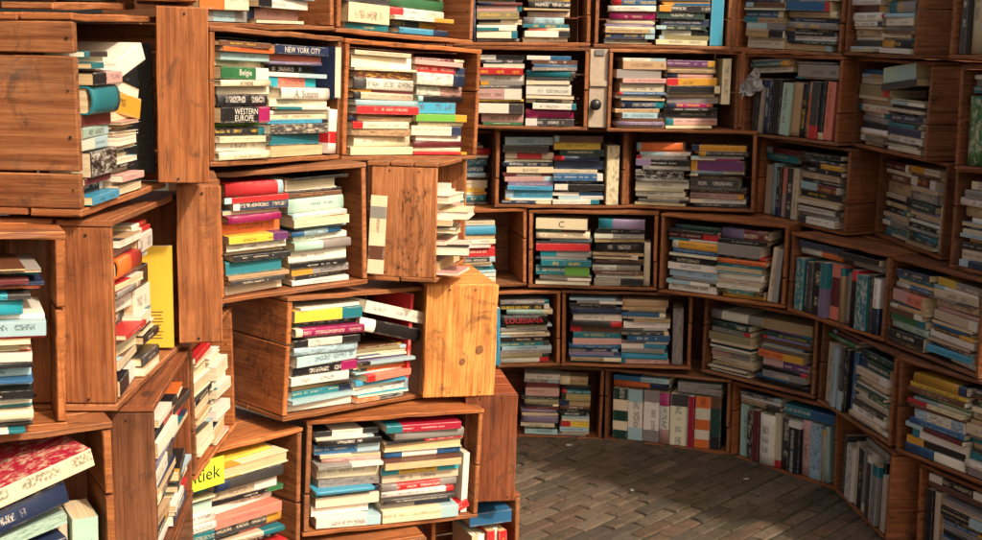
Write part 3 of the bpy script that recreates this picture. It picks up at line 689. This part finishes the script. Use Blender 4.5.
B['R3c'] = [('H', .05, .50, "or4 or1 gy2 lv+bk+bk5 gy2 bk5@mt wh3 be2 wh3 gy2", {'z1': .88}), ('H', .51, .97, "mu4 dk3 gy1 be+mg1 pu5 bk1 dk5 pk3 wh3 dk2", {'z1': .86})]
B['R3d'] = [('V', .03, .45, 'be4 lb4 dk3 pk+sl3 dk4 be3', {'h': (.66, .72)}), ('H', .03, .46, 'mn3 tl3', {'z0': .75, 'z1': .93, 'n': 'teal pair'}), ('H', .48, .96, "tl1 bk+mu3 be3 dk2 lb+mn4 bk4 dk1 wh3 gy2 wh3", {'z1': .95, 'n': 'flat pile'})]
B['R3e'] = [('H', .05, .47, 'mn3 br3 tn4 be2 bk2 tn2 bk3 be2 tl3@wh', {'z1': .95}), ('H', .48, .92, 'mu+wh4 br2 wh+mn+wh4 gy5@wh dg4 be2 gy2 tl3', {'z1': .95}), ('V', .925, .985, 'be3', {'h': .55})]
B['R3f'] = [('H', .03, .48, 'be4 gy3 wh3 tn4 bk3 be4 nv3', {'z1': .93}), ('H', .5, .97, 'wh4 tn3 gy4 mn3 be5', {'z1': .9})]
B['R4a'] = [('H', .16, .53, "bk2 dk2 rd4 wh3 pk4 ye1 br1 wh4 pk4 gn1", {'z1': .95}), ('H', .55, .95, 'br2 gy2 tl4 dk1 wh5 be+dk+be2 wh3 mg5 wh+dk+dk3', {'z1': .95})]
B['R4b'] = [('H', .03, .43, 'tn4 gy4 pk3 be4 bl2 nv4 tn2 lb3 be1', {'z1': .95}), ('H', .44, .88, 'pu4 tn2 pk2 rd+mu+mu+mu4 bk5 gy3 mg2 dk3 pk3', {'z1': .93}), ('V', .90, .975, 'cr4', {'h': .62, 'z0': .33})]
B['R4c'] = [('V', .04, .96, 'dk3 bk3 gy2 nv3 bk4 mt4 tn5 bk3 tn+or+tn3 dk4 bk2 sl4', {'h': (.68, .74), 'lean': 2}), ('H', .04, .50, 'gy1 tl2 wh2', {'z0': .79, 'z1': .97, 'tilt': -4, 'n': 'teal pile'}), ('H', .50, .97, 'gy1 gy5 br1', {'z0': .76, 'z1': .98, 'n': 'grey slab pile'})]
B['R4d'] = [('H', .04, .50, 'tn2 be3 ol4 be2 tn2 be3 wh2 gy2 bk3 wh3 gy2', {'z1': .93}), ('H', .46, .96, 'bk2 be2 bk2 nv4 bk1 tl3 nv4 wh4 be3', {'z1': .62, 'n': 'blue pile'}), ('H', .45, .93, 'mt+lb5 dk2', {'z0': .68, 'z1': .96, 'tilt': -8, 'n': 'tilted pair', 'dy': -.03})]
B['R4f'] = [('V', .03, .60, 'gn7@mt be6 dk4 mt5', {'h': (.68, .74)}), ('H', .03, .6, 'wh2 gy2 tl3', {'z0': .76, 'z1': .96, 'n': 'lying pile'})]
B['R5a'] = [('V', .06, .13, 'nv4', {'h': .9, 'dy': -.01}), ('H', .14, .50, 'wh3 gy3 tn4 bk3 mn2 pk4 ol4 bk+be2 tn1 iv4', {'z1': .9}), ('H', .51, .88, 'lb3 wh4 tn3 bk3 be+pk+be3 gy+lb+lb4@bk sl+be2 wh+wh+bk3 iv2', {'z1': .9})]
B['R5b'] = [('H', .04, .44, 'wh3 tn3 bl4 wh3 mg4 be3 tn3 nv3 gy2', {'z1': .9}), ('H', .45, .87, 'be4 nv3 gy4 mu1 bk4 dg3 nv3 wh3 cr3', {'z1': .93}), ('V', .88, .985, 'sb5', {'h': .94})]
B['R5c'] = [('H', .03, .47, 'dk3 wh3 gy2 br2 bl4 tn3 lb+gy4 tn3 be4', {'z1': .92}), ('H', .48, .97, 'wh3 be3 be2 bl4 tn4 gy3 bk1 wh3 dg2 tn3', {'z1': .92})]
B['R5d'] = [('H', .03, .50, 'gy3 tn3 be3 wh3 mn4 wh5 wh3 tn3 bk3', {'z1': .93}), ('H', .51, .97, 'tn3 wh3 be3 tl+tn+gy+gy6 iv4 bk4 wh3', {'z1': .93, 'n': 'banded pile'})]
B['R5e'] = [('V', .03, .97, 'dk3 be7 gn9@be mn7 be5 dk6 gy6', {'h': (.82, .92)})]
B['T1'] = [('H', .06, .95, 'tn4 wh4 be3 tn3 wh4 be3', {'z1': .6})]
B['T3'] = [('H', .04, .42, 'tn3 wh3 bl3 wh3 or+cr7 gy+lb+gy3', {'z1': .93}), ('H', .43, .84, 'wh3 nv3 tn3 be3 wh3 br3 bk+wh+wh3 pk3 iv1', {'z1': .93})]
B['T4'] = [('H', .03, .38, 'wh3 bl3 rd3 tn2 dk2 dk2 cr6 tl2', {'z1': .93}), ('H', .38, .84, 'be3 wh4 lb3 mt3 dk2 wh3 gn4 wh3 wh2 dk3 sb3', {'z1': .93})]
B['A1'] = [('H', .03, .36, 'p.pk1 bk+pk3 tl7 mn3 mt4 wh+lb3 bk6@wh mn2 bk3 sb3', {'z1': .86, 'dy': -.012, 'n': 'near pile'}), ('H', .38, .68, 'p.tn4 p.be3 p.wh2 bk2 p.cr3 pk3 p.cr4', {'z1': .50, 'n': 'far pile'})]
B['A2'] = [('H', .01, .42, "br2 or2 lb3 be2 gn+gn+wh4'Belgie:wh' cr2'ATHENE:dk' p.cr3 bk4 bk+bk+mg5'WESTERN|EUROPE:wh' lg2 bk3 cr2 wh3 cr3", {'z1': .96}), ('H', .42, .90, "nv3'NEW_YORK_CITY:wh' sl3 bk4 wh+lb2 tq+sl+tq5 wh4'A._Susann:gy' iv4 cr3 sb2 dk4@wh tl4 p.tn4", {'z1': .96}), ('V', .915, .99, 'wh+rd+wh+wh4', {'h': .40, 'dy': -.015, 'lean': 3, 'w': 'red-banded'})]
B['B2'] = [('H', .02, .50, "be2 iv5 cr1 mn3@wh wh4 mn1 be3 lb3 rd3 br1 tn2 iv3 tn4@br iv4 cr3", {'z1': .97, 'dy': -.01}), ('H', .50, .94, 'mn1 pk2 rd3 wh+wh+nv6@rd wh+pk4@sl bk3 sb5 lg4 iv2 iv4 p.be2 mn3 iv2 rd1', {'z1': .95})]
B['A3'] = [('H', .02, .46, "rd6 rd3 nv4 mg3 or5 ye+ye+pu3 wh4@pk p.iv2 bk3 tl6 dk2 p.sl5", {'z1': .97}), ('H', .48, .93, "bk1 p.wh5 dk1 br2 mt5 wh2 p.cr4 lb2 bl+lb+bl2 wh2 mt+gy3 wh4 bk3 gy3 bk2 wh2", {'z1': .97})]
B['A3b'] = [('H', .05, .50, 'p.wh4 p.wh3 p.pk3 p.cr3 wh2 p.be4 p.wh5 p.tn2 p.wh4', {'z1': .84, 'n': 'near pile', 'dy': -.035, 'jit': 4}), ('H', .5, .95, 'p.wh2 pk4 wh3 p.cr4 p.sl3 p.wh4 tn2 p.wh4', {'z1': .75, 'n': 'far pile', 'dy': .004})]
B['A4'] = [('H', .01, .47, "wh1 ye5 dg2 mg4 be1 bk+wh+bk3@wh lb4@wh lb4 bk+bk+mg4 wh4 dk1 tl3 lb2 wh4", {'z1': .96}), ('H', .47, .88, "p.wh3 sl4 sb3 wh4 wh3@tl or+bk3@dk", {'z1': .52, 'n': 'right pile'})]
B['A5'] = [('H', .02, .42, "bk+wh+bk3 wh1 bk3 bl4 pk2 iv5 gy3@nv tl3 iv4 p.wh5 wh+wh+lb5", {'z1': .93}), ('H', .43, .93, "tl+cm+cm3 gy4 p.be4 bl+wh+wh+bl4 p.br3 tq+ye+tq3 be4 gy+rd+gy4 wh3 dk2 gy+nv3 cr6", {'z1': .96}), ('V', .945, .985, 'wh3', {'h': .6, 'w': 'white'})]
B['L1'] = [('H', .50, .97, "p.br1 mn2 bk1 tq6 lb5 p.tn2", {'z0': .48, 'z1': .90, 'n': 'blue pile', 'dy': -.05}), ('H', .50, .93, 'p.wh2 pk5 tl2 lb5 lb4 bk4 pk+wh4 tl2 cr4 wh3 wh2', {'z0': 0, 'z1': .47, 'n': 'lower pile', 'dy': -.045}), ('H', .02, .48, 'wh3 lb4 nv3 br3 wh4 rd3 gy3 cr4', {'z1': .9, 'n': 'hidden pile'})]
B['L0'] = [('V', .84, .985, 'be4 mt4', {'h': (.50, .54), 'w': 'mint', 'y': .02})]
B['L2'] = [('H', .03, .34, "gy3 or+rd4 wh4 bk4 wh2 p.cr3 p.br3 bk+wh4", {'z1': .93, 'n': 'near pile', 'dy': .0}), ('H', .30, .55, "wh4 bk4 wh5 p.wh4 bk2 ol3 dk3 p.tn2", {'z1': .96, 'n': 'far pile', 'dy': .004})]
B['L3'] = [('H', .03, .5, "wh5 lv2 wh4 br3 bk3 tn3 bk3 wh2", {'z1': .93, 'n': 'near pile', 'dy': .0}), ('H', .5, .92, "bk3 rd2 nv5 br4 bk3 pk2 nv3", {'z1': .86, 'n': 'far pile', 'dy': .004})]
B['M2'] = [('H', .06, .52, "rd2 p.be5 p.wh5 bk2 p.wh4 p.tn4 p.wh5 dk1 p.cr6", {'z1': .92, 'n': 'near pile', 'dy': .0}), ('H', .52, .92, "p.wh5 p.be4 p.wh4 rd2 p.wh4 p.cr5", {'z1': .75, 'n': 'far pile', 'dy': .004})]
B['M3'] = [('H', .04, .42, "bk4 tl3 mt3 bl+wh5 wh3 tl4 wh6 be4 wh4", {'z1': .93, 'dy': -.03}), ('H', .43, .90, "ye1 p.cr4 dk4 be4 bk+bk+gn2 wh4 sl5 dk4 be2 bk4 be3", {'z1': .95, 'dy': -.02})]
B['A6'] = [('V', .45, .93, 'be3 wh3 rd3 wh3 rd3', {'h': (.66, .72), 'y': .0}), ('H', .40, .95, 'bl6', {'z0': .78, 'z1': .92, 'n': 'flat top', 'dy': -.03})]

CR = {}
for k, (x, y, z, yaw, roll, W) in POSE.items():
    a, b = R(yaw), R(roll)
    e = Vector((math.cos(a) * math.cos(b), math.sin(a) * math.cos(b), math.sin(b))); n = Vector((-math.sin(a), math.cos(a), 0)); u = e.cross(n)
    M = Matrix((e, n, u)).transposed().to_4x4(); M.translation = (x, y, z)
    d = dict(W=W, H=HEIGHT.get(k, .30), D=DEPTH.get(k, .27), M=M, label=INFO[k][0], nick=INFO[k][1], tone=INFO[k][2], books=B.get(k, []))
    if k in CUTS: d['cuts'] = CUTS[k]
    if k in CLOSED: d['closed'] = True
    if k in ('P1', 'P2', 'A3b', 'L2', 'L3', 'A2', 'A4b', 'T2'): d['vert'] = True
    if k == 'A3b': d['stencil'] = (.025, .10, .03, .24)
    if k == 'A4': d['stencil'] = (.04, .11, .04, .26)
    CR[k] = d
ROOTS = {k: make_crate(k, CR[k]) for k in CR}
for k in CR: fill(k, CR[k])

# round knots in three boards
kg = NG('wood_knot'); tcw = kg.n('TexCoord').outputs['Object']
wv = kg.n('TexWave', wave_type='RINGS', rings_direction='Y'); kg.put(wv.inputs['Vector'], tcw); wv.inputs['Scale'].default_value = 70; wv.inputs['Distortion'].default_value = 2.5
kg.put(kg.b.inputs['Base Color'], kg.mix(wv.outputs['Fac'], (.13, .045, .014), (.30, .12, .035))); kg.b.inputs['Roughness'].default_value = .6
def knot(crate, part, loc, rx, rz, side=False):
    root = crate
    p = [c for c in root.children if c.name.split('.')[0] == part][0]
    bmk = bmesh.new(); bmesh.ops.create_circle(bmk, cap_ends=True, segments=20, radius=1)
    for v in bmk.verts:
        k = 1 + rnd.uniform(-.10, .10); a, b = v.co.x * rx * k, v.co.y * rz * k
        v.co = Vector((0, a, b)) if side else Vector((a, 0, b))
    mk = bpy.data.meshes.new('knot'); bmk.to_mesh(mk); bmk.free()
    ob = link('knot', mk, p, kg.mat); ob.location = loc
knot(ROOTS['A4b'], 'end_board', (.050, -.0174, .128), .010, .012)
knot(ROOTS['A4b'], 'end_board', (.005, -.0174, .097), .008, .009)
# loose books
extra('A2', 'nv', .222, -.012, .212, .125, .030, .15, (0, -90, 0), 'navy city guide jammed upright, white page edges out, beside the green and orange spines', hard=True, pages=True)
extra('A2', 'tl', .196, .02, .13, .07, .012, .10, (0, -90, 0), 'small teal upright book under the jammed navy city guide', hard=False)
extra('A1', 'bk', .160, .008, .142, .225, .010, .14, (0, -90, 10), 'large black poster-like book standing open against the far end of its crate', art='a:wh', hard=False)
extra('A1', 'wh', .005, -.002, .205, .125, .030, .12, (0, -22, -14), 'thick white book lying askew on top in the black-poster crate', hard=False)
extra('A1', 'mu', .010, .012, .142, .12, .034, .12, (0, 12, -12), 'thick mustard yellow book sliding down in the black-poster crate', hard=False)
extra('A1', 'tn', .012, .014, .178, .12, .018, .11, (0, 16, -12), 'tan book resting slanted on the mustard one in the black-poster crate', pages=True)
extra('L2', 'ye', .150, .0, .112, .19, .012, .13, (0, -90, 6), 'bright yellow book standing upright and cover outward behind the tilted piles', hard=False)
extra('L2', 'rd', .166, .05, .118, .205, .010, .12, (0, -90, 4), 'thin red book peeping out behind the bright yellow upright', hard=False)
extra('L0', 'cr', .122, -.045, .222, .20, .028, .14, (0, -12, 14), 'thick cookbook with a mottled red and cream cover lying tilted over navy books', art='all', hard=False, topcol='cm')
extra('L0', 'nv', .085, -.035, .166, .20, .036, .14, (0, -13, 12), 'navy hardback directly under the red-covered cookbook', hard=True)
extra('L0', 'mt', .085, -.02, .136, .19, .018, .13, (0, -10, 10), 'flowery pale paperback between the two navy books under the cookbook', art='a:gn')
extra('L0', 'nv', .085, -.03, .085, .19, .036, .14, (0, -10, 8), 'dark navy book third below the red-covered cookbook', hard=False)
extra('L0', 'mg', .08, -.02, .040, .19, .034, .14, (0, -5, 6), 'magenta book lowest in the slanting pile under the cookbook', hard=False)
extra('A4', 'wh', .105, -.004, .222, .24, .030, .16, (0, 13, 2), 'long white book sliding down at the top of the yellow-spine crate', hard=False)
extra('A4', 'wh+bk+bk+bk', .095, .0, .175, .24, .034, .16, (0, 13, 0), 'long black book sliding down beneath the white one, yellow-spine crate', hard=True)
extra('A4', 'rd', .168, .006, .17, .22, .010, .14, (0, -90, 0), 'thin red book standing at the end of the yellow-spine crate', hard=False)
extra('A4', 'br', .212, .0, .105, .19, .016, .13, (0, -90, 8), 'brown book standing with white page edges out beside the thin red book', hard=True, pages=True)
extra('A4', 'lb', .190, .03, .060, .085, .012, .1, (0, -90, 4), 'small pale upright book near the foot of the thin red one', hard=False)
extra('A5', 'rd', .19, .01, .022, .06, .020, .10, (0, -22, 0), 'small red book wedged low at the end of the lowest full sunlit crate', hard=False)

def book_loose(M, label, L, T, Dp, codes, **kw):
    mb, mats, pg, hard = book_meshes(L, T, Dp, codes.split('+'), kw.get('title'), kw.get('hard'), kw.get('art'))
    BOOKS.append(dict(M=M, mb=mb, mats=mats, pg=pg, label=label, area=1e6))
Mb = Matrix.Translation((-.268, 3.024, .966)) @ Matrix.Rotation(R(3), 4, 'Y') @ Matrix.Rotation(R(0), 4, 'Z') @ Matrix(((0, 0, -1, 0), (0, 1, 0, 0), (1, 0, 0, .1), (0, 0, 0, 1)))
book_loose(Mb, 'cream booklet with two dark pictures leaning against the stencilled box', .195, .040, .012, 'cr+br+cr+cr+gy+cr', hard=False)

# ------------------------------------------------------------------ emit the books
BOOKS.sort(key=lambda b: -b['area'])
N_SINGLE = 298
seen = {}
mass = MB()
for i, b in enumerate(BOOKS):
    if i < N_SINGLE:
        root = empty('book', b['M'])
        if b['label'].startswith('bright yellow'):      # lines of print low on its cover
            pm_ = MB(); T_ = max(v[2] for v in b['mb'].v) + .0006
            for q in range(9):
                xx = -.078 + q * .0062; y0_, y1_ = .018 + rnd.uniform(0, .006), .085 + rnd.uniform(-.02, .012); b0 = len(pm_.v)
                pm_.v += [(xx, y0_, T_), (xx, y1_, T_), (xx + .0016, y1_, T_), (xx + .0016, y0_, T_)]; pm_.face((b0 + 3, b0 + 2, b0 + 1, b0))
            link('printed_lines', pm_.mesh('printed_lines', [ink_mat('br')], ()), root)
        lab = b['label']
        seen[lab] = seen.get(lab, 0) + 1
        tag(root, lab, 'book', 'second-hand books in the crates')
        link('cover', b['mb'].mesh('cover', b['mats']), root)
        link('page_block', b['pg'].mesh('page_block', [M_PAGE], ('col',)), root)
    else:
        mb = b['mb']
        pgm = b['pg']; pgm.mi = [1] * len(pgm.mi)
        mass.add(mb, b['M']); mass.add(pgm, b['M'])
dup = [k for k, v in seen.items() if v > 1]
print('BOOKS', len(BOOKS), 'duplicate labels', dup[:20])
mo = link('small_books', mass.mesh('small_books', [M_COVER, M_PAGE]))
tag(mo, 'the many smaller book spines packed between the larger ones in the crates', None, None, 'stuff')

# ------------------------------------------------------------------ beige panel with a black knob
pm = plain('beige_painted_wood', (.50, .40, .29), .6, 0, .3, 30); km = plain('black_knob_paint', (.02, .02, .02), .35, 0, .1); hm = plain('dull_hinge_metal', (.25, .24, .23), .5, .6)
def box_obj(name, parent, mat, x0, x1, y0, y1, z0, z1, bev=.002):
    bm = bmesh.new(); bmesh.ops.create_cube(bm, size=1)
    for v in bm.verts: v.co = Vector(((x0 + x1) / 2 + v.co.x * (x1 - x0), (y0 + y1) / 2 + v.co.y * (y1 - y0), (z0 + z1) / 2 + v.co.z * (z1 - z0)))
    if bev: bmesh.ops.bevel(bm, geom=bm.edges[:], offset=bev, segments=2, affect='EDGES')
    me = bpy.data.meshes.new(name); bm.to_mesh(me); bm.free(); return link(name, me, parent, mat)
pr = empty('door_panel', Matrix.Translation((.3815, 4.590, 1.240)) @ Matrix.Rotation(R(3), 4, 'Z'))
tag(pr, 'narrow beige panel with a round black knob wedged between two crates', 'panel')
box_obj('panel_board', pr, pm, -.034, .034, 0, .02, .0, .285)
box_obj('moulding', pr, pm, -.033, .033, -.009, -.0005, .150, .172)
box_obj('hinge', pr, hm, -.016, .018, -.006, -.0005, .262, .282, .001)
kb = bmesh.new(); bmesh.ops.create_uvsphere(kb, u_segments=20, v_segments=12, radius=.021)
for v in kb.verts: v.co = Vector((v.co.x - .012, -.030 + v.co.y * .75, .085 + v.co.z))
bmesh.ops.create_cone(kb, segments=14, radius1=.009, radius2=.012, depth=.02, cap_ends=True, matrix=Matrix.Translation((-.012, -.010, .085)) @ Matrix.Rotation(R(90), 4, 'X'))
for f in kb.faces: f.smooth = True
me = bpy.data.meshes.new('knob'); kb.to_mesh(me); kb.free(); link('knob', me, pr, km)

# crumpled paper in the grey-slab crate
def crumple(name, M, w, h, amp, label, col, seed):
    r2 = random.Random(seed); bm = bmesh.new(); n = 9; g = [[None] * n for _ in range(n)]
    from mathutils import noise as mn
    for i in range(n):
        for j in range(n):
            p = Vector((i / (n - 1) - .5, j / (n - 1) - .5, 0))
            q = Vector((p.x * w, 0, p.y * h)) + Vector((mn.noise(p * 4 + Vector((seed, 0, 0))), mn.noise(p * 5 + Vector((0, seed, 3))), mn.noise(p * 4 + Vector((5, 0, seed))))) * amp
            g[i][j] = bm.verts.new(q)
    for i in range(n - 1):
        for j in range(n - 1): bm.faces.new((g[i][j], g[i + 1][j], g[i + 1][j + 1], g[i][j + 1]))
    me = bpy.data.meshes.new(name); bm.to_mesh(me); bm.free()
    o = link(name, me, None, plain('crumpled_paper_white', tuple(x * .75 for x in col), .7, 0, .3, 60)); o.matrix_world = M
    s = o.modifiers.new('thickness', 'SOLIDIFY'); s.thickness = .0012
    tag(o, label, 'paper'); return o
crumple('crumpled_paper', CR['R4c']['M'] @ Matrix.Translation((-.19, -.012, .185)) @ Matrix.Rotation(R(-30), 4, 'Y'), .11, .06, .035, 'crumpled white paper stuffed in front of the dark uprights under the grey slab', (.62, .60, .56), 3)

# yellow shelf label
ym = plain('fluorescent_yellow_card', (.66, .74, .04), .55, 0, .08)
lr = empty('shelf_label', CR['M3']['M'] @ Matrix.Translation((-.092, -.050, .236)) @ Matrix.Rotation(R(-2), 4, 'Y'))
tag(lr, 'fluorescent yellow paper label lettered antiek in front of tilted books', 'label')
box_obj('card', lr, ym, -.062, .062, 0, .0012, -.002, .062, 0)
vs_, fs, x0, x1, y0, y1 = text_faces('antiek')
me = bpy.data.meshes.new('lettering'); k_ = .102 / (x1 - x0)
me.from_pydata([((v[0] - (x0 + x1) / 2) * k_, -.0006, .016 + (v[1] - y0) * k_) for v in vs_], [], fs); link('lettering', me, lr, ink_mat('bk'))

# added dark boards behind the curved stack, keeping gaps dark and light out
bmx = bmesh.new(); path = [(-.75, 5.0), (-.2, 5.12), (.35, 5.2), (.85, 5.12), (1.25, 4.88), (1.52, 4.5), (1.72, 3.95), (1.84, 3.4), (1.9, 3.0)]
scr = empty('board_screen', Matrix.Translation((.8, 5, 0)))
tag(scr, 'dark vertical board screen glimpsed through gaps behind the curved stack of crates', 'screen')
for (xa, ya), (xb, yb) in zip(path, path[1:]):
    Lb = math.hypot(xb - xa, yb - ya); sg = empty('board', Matrix.Identity(4)); bpy.data.objects.remove(sg)
    ob = board('board', scr, DARK, [(-Lb / 2, Lb / 2 - .004, 0, .018, .0, 1.80, 2)])
    ob.matrix_local = Matrix.Translation(((xa + xb) / 2 - .8, (ya + yb) / 2 - 5, 0)) @ Matrix.Rotation(math.atan2(yb - ya, xb - xa), 4, 'Z')

# ------------------------------------------------------------------ ground
bm = bmesh.new(); bmesh.ops.create_grid(bm, x_segments=2, y_segments=2, size=60)
me = bpy.data.meshes.new('ground'); bm.to_mesh(me); bm.free()
go = link('ground', me, None, M_SOIL); go.location = (0, 20, -.0065); tag(go, 'dark soil showing in the joints between the paving bricks', None, None, 'structure')
pav = MB(); rp = random.Random(21)
BL, BW, GAP = .170, .052, .0045
ang = R(47); ca, sa = math.cos(ang), math.sin(ang)
for r_ in range(-70, 108):
    off = (r_ % 2) * .5 + rp.uniform(-.05, .05); lane = rp.uniform(-.003, .003)
    for q in range(-20, 42):
        cx, cy = (q + off) * (BL + GAP), r_ * (BW + GAP) + lane
        X, Y = cx * ca - cy * sa + .5, cx * sa + cy * ca + 3.6
        if not (-1.6 < X < 2.4 and 1.4 < Y < 6.0): continue
        l, w_ = BL * rp.uniform(.94, 1.0) / 2, BW * rp.uniform(.93, 1.0) / 2; hh = rp.gauss(0, .0016); a2 = ang + rp.gauss(0, .014); tx, ty = rp.gauss(0, .012), rp.gauss(0, .012)
        c2, s2 = math.cos(a2), math.sin(a2); base = len(pav.v)
        t = rp.random(); colr = rp.choice(((.155, .108, .072), (.145, .102, .070), (.135, .098, .070), (.165, .116, .078), (.122, .094, .070), (.176, .130, .088), (.152, .096, .064)))
        kf = rp.uniform(.75, 1.2); colr = (*(x_ * kf for x_ in colr), t)
        ch = rp.uniform(.003, .006); lv_ = []
        for (ex, ey, ez) in ((l, w_, -.03), (l, w_, -ch), (l - ch, w_ - ch, 0)):
            for sx, sy in ((-1, -1), (1, -1), (1, 1), (-1, 1)):
                px, py = sx * ex + rp.gauss(0, .0022), sy * ey + rp.gauss(0, .0018)
                pav.v.append((X + px * c2 - py * s2, Y + px * s2 + py * c2, hh + ez + px * tx * .3 + py * ty * .3 + rp.gauss(0, .0006)))
        for lay in (0, 1):
            for j in range(4):
                j2 = (j + 1) % 4; pav.face((base + lay * 4 + j, base + lay * 4 + j2, base + lay * 4 + 4 + j2, base + lay * 4 + 4 + j), None, colr)
        pav.face((base + 8, base + 9, base + 10, base + 11), None, colr)
po = link('brick_pavement', pav.mesh('brick_pavement', [M_PAVER], ('col',))); tag(po, 'worn brown clay paving bricks laid in slanting rows', None, None, 'structure')

# moss and short grass in the joints
gm = plain('joint_grass_green', (.060, .085, .020), .7, 0, .4, 200)
gr = MB(); rg = random.Random(5)
from mathutils import noise as mnoise
cnt = 0
for _ in range(60000):
    X, Y = rg.uniform(-.2, 2.0), rg.uniform(2.6, 4.9)
    dx, dy = X - .5, Y - 3.6; v_ = -dx * sa + dy * ca; u_ = dx * ca + dy * sa
    fr = (v_ / (BW + GAP)) % 1
    if not (fr > .42 and fr < .58): continue
    dens = mnoise.noise(Vector((X * 2.2, Y * 2.2, 1.3))) + .35 * mnoise.noise(Vector((X * 7, Y * 7, 4)))
    if dens < -.02 + rg.random() * .25: continue
    h_g = rg.uniform(.004, .016); b0 = len(gr.v); a_ = rg.uniform(0, 6.28); w_ = rg.uniform(.001, .002)
    dx, dy = math.cos(a_) * w_, math.sin(a_) * w_; lx, ly = rg.gauss(0, .007), rg.gauss(0, .007)
    gr.v += [(X - dx, Y - dy, -.008), (X + dx, Y + dy, -.008), (X + lx, Y + ly, h_g)]; gr.face((b0, b0 + 1, b0 + 2)); cnt += 1
g_o = link('grass', gr.mesh('grass', [gm], ())); tag(g_o, 'short moss and grass growing in the brick joints', None, None, 'stuff')

# litter
for i, (px, py, sz, lab) in enumerate(((569, 447, .022, 'small white paper scrap on the bricks near the inner-corner crate'), (746, 481, .018, 'tiny white scrap on the shaded bricks before the teal-topped floor crate'), (632, 492, .012, 'tiny pale chip on the sunlit part of the bricks'))):
    a = (px - 491) / CAM_F; b = -(py - 270) / CAM_F
    dvec = fw + rt2 * a + up2 * b; t = -CAM_H / dvec.z; P = Vector((0, 0, CAM_H)) + dvec * t
    o = crumple('paper_scrap', Matrix.Translation((P.x, P.y, .008)) @ Matrix.Rotation(R(80), 4, 'X') @ Matrix.Rotation(R(40 * i), 4, 'Y'), sz, sz * .6, .006, lab, (.62, .60, .56), 11 + i)
